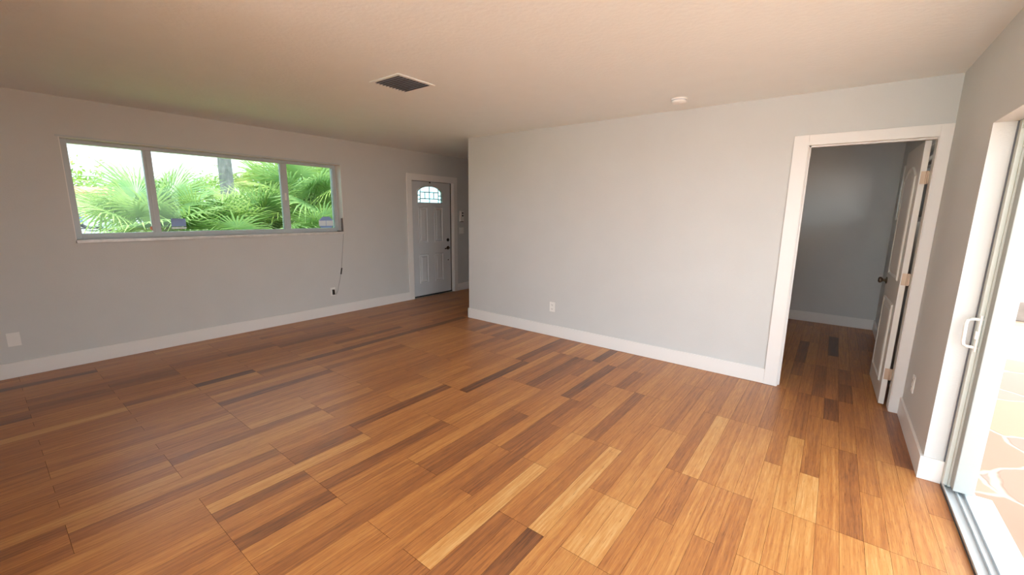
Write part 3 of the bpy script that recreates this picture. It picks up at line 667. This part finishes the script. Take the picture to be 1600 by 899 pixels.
def broad_tree(x, y, h, rx, rz, label, seed, n=1400, ls=0.5):
    rnd = random.Random(seed); g = -0.15
    o = tag(empty('broadleaf_tree', (x, y, g)), label, 'tree')
    m = MB(); m.cyl((x, y, g), (x, y, g + h), .22, .10, 10)
    for k in range(5):
        a = k * 1.3; m.cyl((x, y, g + h * .75), (x + math.cos(a) * rx * .6, y + math.sin(a) * rx * .6, g + h + rz * .3), .08, .03, 7)
    m.build('trunk', M_FIBRE, o)
    bm = bmesh.new(); lay = bm.loops.layers.float_color.new('leaf')
    clumps = [(rnd.uniform(-.7, .7), rnd.uniform(-.7, .7), rnd.uniform(-.5, .7), rnd.uniform(.3, .5)) for _ in range(16)]
    for k in range(n):
        c = clumps[k % 16]; u = Vector((rnd.gauss(0, 1), rnd.gauss(0, 1), rnd.gauss(0, 1))).normalized()
        p = Vector((x + (c[0] + u.x * c[3]) * rx, y + (c[1] + u.y * c[3]) * rx, g + h + (c[2] + u.z * c[3]) * rz))
        a = Vector((rnd.gauss(0, 1), rnd.gauss(0, 1), rnd.gauss(0, .6))).normalized(); b = a.cross(u).normalized() * .45
        s = ls * rnd.uniform(.6, 1.2); vs = [bm.verts.new(q) for q in (p - a * s * .5, p + b * s * .5, p + a * s * .5, p - b * s * .5)]
        fc = bm.faces.new(vs); t = rnd.random()
        for lp in fc.loops: lp[lay] = (t, t, t, 1)
    q = MB(); q.bm.free(); q.bm = bm; q.build('foliage', M_BUSH, o, recalc=False)
broad_tree(-64, 6.2, 3.8, 4.2, 2.6, 'yellow green tree over the orange roof at far left', 31)
broad_tree(-64, 19, 3.8, 4.0, 2.2, 'leafy tree behind the middle palms', 33)
broad_tree(-66, 36, 3.6, 4.5, 2.2, 'leafy tree far off behind the right pane', 35)

def house(x, y0, y1, label):
    o = tag(empty('house', (x, (y0 + y1) / 2, -0.15)), label, 'house')
    m = MB(); m.box(x - 7, y0, -0.15, x, y1, 2.5); m.build('walls', M_STUCCO, o)
    m = MB(); m.prism([(x + .6, 2.45), (x - 7.6, 2.45), (x - 7.6, 2.6), (x - 3.5, 3.15), (x + .6, 2.62)], 'y', y0 - .6, y1 + .6); m.build('roof', M_TILE, o)
    for yy in (y0 + 1.6, (y0 + y1) / 2 + 1.5, y1 - 2.0):
        m = MB()
        for bx in ((yy - .7, .85, yy - .62, 2.0), (yy + .62, .85, yy + .7, 2.0), (yy - .7, .85, yy + .7, .93), (yy - .7, 1.92, yy + .7, 2.0), (yy - .03, .9, yy + .03, 1.95)): m.box(x, bx[0], bx[1], x + .05, bx[2], bx[3])
        f = m.build('window', M_WHITEALU, o)
        m = MB(); m.box(x, yy - .64, .9, x + .02, yy + .64, 1.95); m.build('pane', M_CARGLASS, f)
    yy = (y0 + y1) / 2 - .6
    m = MB(); m.box(x, yy - .5, -.1, x + .05, yy + .5, 2.05, .01); m.build('door', M_TRIM, o)
house(-49, 1.5, 14, 'cream house with an orange tile roof at far left')
house(-50, 24, 38, 'cream house with an orange tile roof far behind the palms')

def car(name, x, y, rot, prof, wid, mpaint, label, wr, wpos, win_poly, lampz):
    o = tag(empty(name, (x, y, -0.12)), label, 'car'); R = Matrix.Rotation(rot, 4, 'Z')
    def part(mb, nm, m_, parent=o, smooth=False):
        bmesh.ops.recalc_face_normals(mb.bm, faces=mb.bm.faces); mb.bm.transform(R)
        me = bpy.data.meshes.new(nm); mb.bm.to_mesh(me); mb.bm.free(); me.materials.append(m_)
        if smooth:
            for f in me.polygons: f.use_smooth = True
        k = bpy.data.objects.new(nm, me); COL.objects.link(k); k.parent = parent; return k
    m = MB(); m.prism(prof, 'x', -wid / 2, wid / 2, 0.04); part(m, 'body', mpaint)
    for s in (-1, 1):
        m = MB(); m.prism(win_poly, 'x', s * wid / 2 - .01 * s, s * (wid / 2 + .012)); part(m, 'side_window', M_CARGLASS)
        for yy in wpos:
            m = MB(); m.lathe((s * (wid / 2 - .16), yy, wr), (s, 0, 0), [(0, wr * .9), (.03, wr), (.17, wr), (.20, wr * .92), (.20, wr * .62), (.18, wr * .6), (.18, .01)], 24); wl = part(m, 'wheel', M_TYRE)
            m = MB(); m.lathe((s * (wid / 2 + .015), yy, wr), (s, 0, 0), [(0, wr * .6), (.02, wr * .58), (.03, wr * .2), (.045, .01)], 10); part(m, 'rim', M_RIM, wl)
    y0 = min(p[0] for p in prof); y1 = max(p[0] for p in prof)
    for s in (-1, 1):
        m = MB(); m.box(s * wid * .42 - .12, y0 - .02, lampz, s * wid * .42 + .12, y0 + .06, lampz + .16, .01); part(m, 'lamp', M_LAMP)
        m = MB(); m.box(s * wid * .42 - .12, y1 - .06, lampz - .1, s * wid * .42 + .12, y1 + .02, lampz + .06, .01); part(m, 'lamp', M_LAMP)
    return o
suv = [(-2.2, .35), (2.2, .35), (2.3, .7), (2.2, 1.05), (1.1, 1.15), (.5, 1.78), (-1.9, 1.82), (-2.25, 1.1)]
sed = [(-2.3, .3), (2.3, .3), (2.35, .62), (2.2, .82), (1.1, .95), (.4, 1.42), (-1.0, 1.44), (-1.7, 1.0), (-2.35, .92)]
car('suv', -39.0, 6.9, 0.0, suv, 1.8, M_CARWHITE, 'white car in the driveway behind the left palm', .40, (-1.35, 1.4), [(-1.8, 1.15), (.85, 1.15), (.42, 1.68), (-1.7, 1.70)], .9)
car('sedan', -43.5, 3.9, 0.0, sed, 1.75, M_CARBLUE, 'blue grey car low at the left edge of the window', .36, (-1.4, 1.4), [(-1.4, .98), (.95, .98), (.35, 1.35), (-.95, 1.37)], .75)
